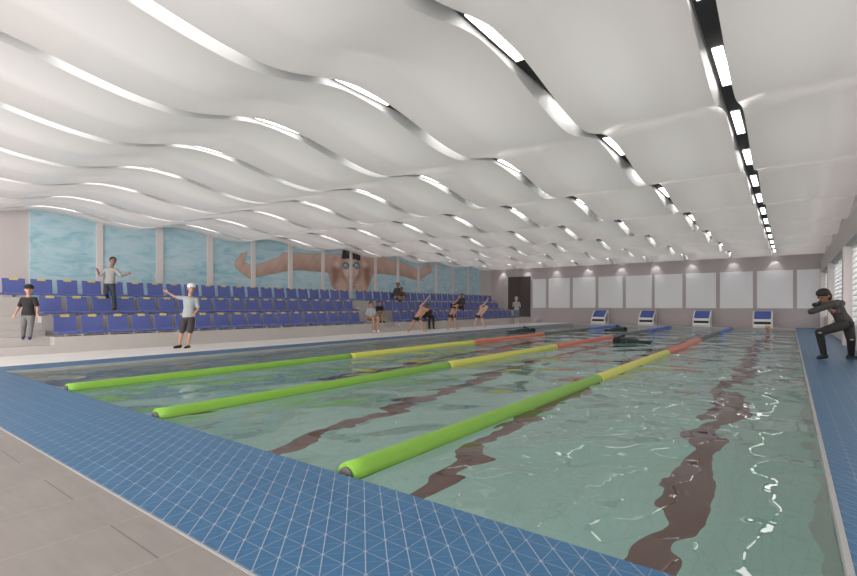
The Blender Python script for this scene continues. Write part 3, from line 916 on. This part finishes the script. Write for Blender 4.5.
# boy pointing
person('boy in white cap, grey tee and dark shorts pointing on the deck', (184, 348.2), 12.0, 0,
       dict(head=(191.3, 288.6, 0), neck=(190.0, 296.0, 0), shl=(185.0, 298.2, 0), shr=(196.4, 299.6, .03), ell=(175.9, 297.2, -.05), wrl=(168.0, 292.6, -.1),
            elr=(198.2, 309.0, .05), wrr=(194.4, 313.6, -.05), pel=(188.2, 317.5, 0), hpl=(185.2, 319, 0), hpr=(191.6, 319, 0),
            knl=(182.0, 331.5, -.05), anl=(179.2, 345.4, 0), knr=(190.2, 331.5, -.03), anr=(188.0, 345.7, 0)),
       sk='skin', k=.90, face=(.75, -1, -.15), shirt='cloth_pale', sleeve=.75, legs='cloth_char', leglen=.95, hair='hair', cap='cloth_white', shoes='cloth_black', voxel=.010, fingers=True, hs=1.2,
       toes={'l': (-.7, -1, 0), 'r': (-.1, -1, 0)})

def seated(label, px, py_feet, py_seat, py_head, depth, base_z, lean=0, k=.85, foot_dx=0, **kw):
    s = depth / 480; hh = py_head
    sh = hh + .22 / s * k
    w = .17 / s * k
    zt = .24
    J = dict(head=(px + lean, hh, -.05), neck=(px + lean * .8, hh + .115 / s * k, 0), shl=(px - w * .8 + lean * .7, sh, 0), shr=(px + w * .8 + lean * .7, sh, 0),
             ell=(px - w, sh + .24 / s * k, -.10), wrl=(px - w * .2, sh + .30 / s * k, -.30), elr=(px + w, sh + .24 / s * k, -.10), wrr=(px + w * .4, sh + .30 / s * k, -.30),
             pel=(px, py_seat, 0.02), hpl=(px - w * .5, py_seat, 0), hpr=(px + w * .5, py_seat, 0))
    J['knl'] = (px - w * .5 + foot_dx, py_seat - .02 / s, -.40 * k); J['knr'] = (px + w * .6 + foot_dx, py_seat - .02 / s, -.42 * k)
    J['anl'] = (px - w * .4 + foot_dx, py_feet - .06 / s, -.34 * k); J['anr'] = (px + w * .7 + foot_dx, py_feet - .06 / s, -.40 * k)
    return person(label, (px, py_feet), depth, base_z, J, k=k, face=kw.pop('face', (.35, -1, -.15)), voxel=.014, **kw)

# seated pair on the near block's last seats
def pz(z, depth): return 306 - (z - EYE) * 480 / depth
def dep(X, px): return 480 * (-X) / CT / (790 - px)
dd = dep(-13.28, 370.5)
seated('seated person in pale grey top and light shorts at the front row end', 371, pz(.03, dd), pz(.56, dd), 304.4, dd, .03, k=.95, foot_dx=4.5, sk='skin', shirt='cloth_pale', sleeve=.8, legs='khaki', leglen=.9, hair='hair', shoes='cloth_white', group=GA)
dd = dep(-13.60, 381)
seated('seated child in black shirt on the aisle steps beside a friend', 379.6, pz(.36, dd), pz(.78, dd), 303.2, dd, .36, k=.85, foot_dx=2.0, sk='skin', shirt='cloth_black', sleeve=.8, legs='khaki', leglen=1.5, hair='hair', shoes='cloth_black', group=GA)
dd = dep(-15.12, 397)
seated('person in dark jacket with brown hair sitting upright in the back row', 397, pz(1.28, dd), pz(1.45, dd), 285.2, dd, 1.28, lean=1.2, k=1.0, sk='skin_dark', shirt='cloth_char', sleeve=1.8, legs='khaki', leglen=1.8, hair='hair_brown', shoes='cloth_black', group=GA)
seated('smaller person in dark jacket leaning on the taller back row sitter', 402.2, pz(1.28, dd), pz(1.45, dd), 289.3, dd, 1.28, lean=-.8, k=.85, sk='skin_dark', shirt='cloth_char', sleeve=1.8, legs='khaki', leglen=1.8, hair='hair_brown', shoes='cloth_black', group=GA, face=(-.4, -1, -.1))
dd = dep(-13.25, 427)
seated('person dressed in black seated in the front row behind a swimmer', 427, pz(.03, dd), pz(.56, dd), 306.8, dd, .03, lean=1.5, k=.98, foot_dx=4, sk='skin', shirt='cloth_black', sleeve=1.9, legs='cloth_black', leglen=1.9, hair='hair', shoes='cloth_black', group=GA)
dd = dep(-14.15, 461)
seated('small dark clothed person seated in the middle row between two swimmers', 461, pz(.83, dd), pz(1.02, dd), 295.6, dd, .83, lean=1.0, k=.95, sk='skin_dark', shirt='cloth_char', sleeve=1.8, legs='cloth_char', leglen=1.8, hair='hair_brown', shoes='cloth_black', group=GA)

# swimmers stretching
def stretcher(label, f1, f2, pel, shs, head, elb, hand, k, depth, hair, swim='cloth_black', cap=None, hairtype='short', sk='skin_light', low=None, low_top=False):
    bx = ((f1[0] + f2[0]) / 2, max(f1[1], f2[1]))
    s = depth / 480
    w = .14 / s
    dx, dy = shs[0] - pel[0], shs[1] - pel[1]; L = math.hypot(dx, dy); nx, ny = -dy / L, dx / L
    shr = (shs[0] + nx * .11 / s * .6, shs[1] + ny * .11 / s * .6 , .05); shl = (shs[0] - nx * .11 / s, shs[1] - ny * .11 / s, -.03)
    low = low or ((pel[0] + shs[0]) / 2 + 1.5, pel[1] - .5)
    J = dict(head=(*head, -.05), neck=((shs[0] * 1.3 + head[0] * .7) / 2, (shs[1] * 1.3 + head[1] * .7) / 2, 0), shl=shl, shr=shr,
             ell=(*elb, -.02), wrl=(*hand, -.02), elr=((shr[0] + low[0]) / 2 + 2.0, (shr[1] + low[1]) / 2, -.12), wrr=(*low, -.12),
             pel=(*pel, 0), hpl=(pel[0] - w * .5, pel[1] + 1, 0), hpr=(pel[0] + w * .5, pel[1] + 1, 0),
             knl=((pel[0] - w * .5 + f1[0]) / 2 - .2, (pel[1] + f1[1]) / 2 + .3, -.03), anl=(f1[0], f1[1] - .07 / s, 0),
             knr=((pel[0] + w * .5 + f2[0]) / 2 + .4, (pel[1] + f2[1]) / 2 + .3, -.03), anr=(f2[0], f2[1] - .07 / s, 0))
    # the raised arm hangs on the upper shoulder
    return person(label, bx, depth, 0, J, sk=sk, k=k, face=(.8, -.7, -.3), swim=swim, hair=hair, hairtype=hairtype, cap=cap, voxel=.013, group=GS, extra='top' if low_top else None,
                  toes={'l': (-.6, -1, 0), 'r': (.9, -.6, 0)})

d1 = 504 / 25.6
stretcher('leftmost stretching swimmer, tanned, dark trunks, arm raised, feet wide apart', (409.3, 331.6), (423.2, 331.4), (417.3, 317.0), (422.6, 307.6), (427.2, 308.8), (424.0, 303.0), (427.2, 298.8), 1.0, d1, 'hair_brown', sk='skin')
d2 = 504 / 23.7
stretcher('middle stretching swimmer with dark top, narrow stance and raised arm', (448.6, 329.7), (456.8, 329.4), (452.0, 314.6), (454.0, 305.4), (457.4, 304.6), (456.4, 301.6), (459.0, 298.2), .93, d2, 'hair', hairtype='full', sk='skin', low_top=True)
d3 = 504 / 21.3
stretcher('rightmost stretching swimmer with pale hair, arm raised high', (473.8, 327.4), (484.2, 327.2), (478.8, 315.0), (482.2, 308.2), (486.0, 308.2), (484.6, 303.8), (487.4, 299.6), .98, d3, 'hair_blond', hairtype='full', sk='skin_light')

# woman standing by the door
dW = 504 / 18.0
person('woman in pale top and slate blue shorts standing near the dark door', (516.7, 324.0), dW, 0,
       dict(head=(516.3, 299.0, 0), neck=(516.4, 301.9, 0), shl=(513.9, 302.9, 0), shr=(519.1, 302.9, 0), ell=(513.0, 306.4, -.05), wrl=(514.6, 304.2, -.28),
            elr=(520.4, 306.4, -.05), wrr=(518.3, 304.8, -.28), pel=(516.7, 310.2, 0), hpl=(515.3, 310.8, 0), hpr=(518.2, 310.8, 0),
            knl=(515.3, 317.2, -.03), anl=(515.4, 322.8, 0), knr=(518.1, 317.2, -.03), anr=(518.1, 322.8, 0)),
       sk='skin_light', k=.95, face=(-.1, -1, 0), shirt='cloth_pale', sleeve=.5, legs='cloth_blue', leglen=.95, hair='hair_blond', hairtype='full', shoes='cloth_white', voxel=.015)

# photographer on the right
dP = 9.45
pb, PJ, ps = person('man in charcoal shirt and ripped black jeans crouching with a camera', (836, 359.0), dP, 0,
       dict(head=(824.0, 296.6, 0), neck=(831.6, 301.2, .03), shl=(832.0, 304.5, -.16), shr=(841.0, 303.5, .16), ell=(811.0, 311.6, -.30), wrl=(818.0, 307.0, -.22),
            elr=(835.5, 312.5, -.12), wrr=(824.8, 307.0, -.16), pel=(845.5, 323.5, .05), hpl=(842.5, 325.0, -.06), hpr=(848.0, 325.5, .12),
            knl=(819.5, 332.6, -.22), anl=(824.0, 354.8, -.12), knr=(851.0, 339.5, -.10), anr=(851.2, 355.8, .12)),
       sk='skin_dark', k=1.1, face=(-1, -.25, -.28), shirt='cloth_char', sleeve=1.1, legs='cloth_black', leglen=1.92, hair='hair', hairtype='full', shoes='black', voxel=.009,
       toes={'l': (-1, -.3, 0), 'r': (.6, -1, 0)}, fingers=True, curl=1.0)
# patches of skin at the ripped knees
for kn in ('knl', 'knr'):
    c = Body(); p = PJ[kn]; c.ell(p + Vector((-.02, -.045, .0)), Vector((1, 0, 0)), Vector((0, 1, 0)), Vector((0, 0, 1)), .045, .03, .022)
    c.make('knee_rip', M['cloth_grey'], pb, .009)
# camera held at his face
hx = (PJ['wrl'] + PJ['wrr']) / 2 + Vector((-.035, -.0, .045))
cx, cy = at(836, dP)
cw = Matrix.Translation((cx, cy, 0)) @ Matrix.Rotation(TH, 4, 'Z')
ct = empty('camera_body', cw @ hx, TH + R_(14))
tag(ct, 'black camera with lens held up to the crouching man\'s eye', 'camera')
link('body', B(-.035, -.068, -.045, .035, .068, .045, bevel=.008), M['black'], ct)
link('viewfinder', B(-.02, -.025, .045, .035, .025, .068, bevel=.006), M['black'], ct)
bm = bmesh.new(); tube(bm, [(-.03, 0, 0), (-.09, 0, 0), (-.095, 0, 0), (-.14, 0, -.005)], [.036, .036, .040, .040], 20); link('lens', bm, M['black'], ct, True)
bm = bmesh.new(); tube(bm, [(-.1395, 0, -.005), (-.1415, 0, -.005)], .032, 20); link('front_glass', bm, M['glass'], ct)


# swimmers in the water
def crawl(label, px, py, length, direction, k=1.0, dy=0):
    depth = 480 * (EYE - WL) / (py - 306)
    X0, Y0 = at(px, depth)
    b = Body(); U = Vector((direction, 0, 0)); V = Vector((0, 1, 0)); Z = Vector((0, 0, 1))
    def p(u, v, z): return U * u * length + V * v + Z * z
    b.cone(p(-.12, 0, 0), p(.22, 0, .02), .12 * k, .15 * k); b.cone(p(.22, 0, .02), p(.33, 0, .03), .09, .06)
    b.ell(p(.40, 0, .05), U, V, Z, .12 * k, .09 * k, .10 * k)
    b.cone(p(-.12, .08, 0), p(-.40, .10, -.02), .08, .05); b.cone(p(-.12, -.08, 0), p(-.42, -.10, .02), .08, .05); b.cone(p(-.42, -.10, .02), p(-.50, -.10, .05), .04, .025)
    b.cone(p(.24, .16, .04), p(.14, .22, .20), .055, .045); b.cone(p(.14, .22, .20), p(.32, .24, .12), .045, .03); b.ell(p(.36, .24, .09), U, V, Z, .07, .03, .02, 5)
    b.cone(p(.24, -.16, .02), p(.46, -.2, -.03), .05, .035)
    o = b.make('person', M['wetsuit'], None, .016); o.location = (X0, Y0, WL); o.rotation_euler.z = TH
    tag(o, label, 'person', 'swimmers in dark suits in the water')
    g = bmesh.new(); r = bmesh.ops.create_icosphere(g, subdivisions=3, radius=1)
    for v in r['verts']: v.co = p(.405, 0, .07) + U * v.co.x * .125 * k + V * v.co.y * .096 * k + Z * v.co.z * .095 * k
    link('swim_cap', g, M['cloth_black'], o, True)
crawl('swimmer in dark suit in the left lane near the door end', 521, 331.8, 1.25, 1)
crawl('swimmer in dark suit between left and middle rope near the far end', 615, 330.6, 1.05, 1)
crawl('nearest dark suited swimmer, between the middle and right lane rope', 632, 342.8, 1.12, -1, 1.0)
depth = 480 * (EYE - WL) / (331.0 - 306)
X0, Y0 = at(768, depth)
b = Body(); b.ell((0, 0, .13), Vector((1, 0, 0)), Vector((0, 1, 0)), Vector((0, 0, 1)), .09, .105, .125); b.cone((0, 0, .05), (0, .02, -.12), .06, .07)
b.cone((-.19, .02, -.13), (.19, .02, -.13), .07, .07); b.cone((0, -.1, .13), (0, -.115, .11), .01, .016, 5); b.ring([((0, .02, -.12), Vector((1, 0, 0)), Vector((0, 1, 0)), .17, .1), ((0, .04, -.5), Vector((1, 0, 0)), Vector((0, 1, 0)), .15, .1)])
for e in (-1, 1): b.ell((e * .09, 0, .12), Vector((1, 0, 0)), Vector((0, 1, 0)), Vector((0, 0, 1)), .014, .022, .03, 5)
o = b.make('person', M['skin'], None, .012); o.location = (X0, Y0, WL); o.rotation_euler.z = TH
tag(o, 'bather with only head above water at the far end of the right lane', 'person')
h = Body(); h.ell((0, .02, .17), Vector((1, 0, 0)), Vector((0, 1, 0)), Vector((0, 0, 1)), .098, .11, .10); h.make('hair', M['hair_blond'], o, .012)
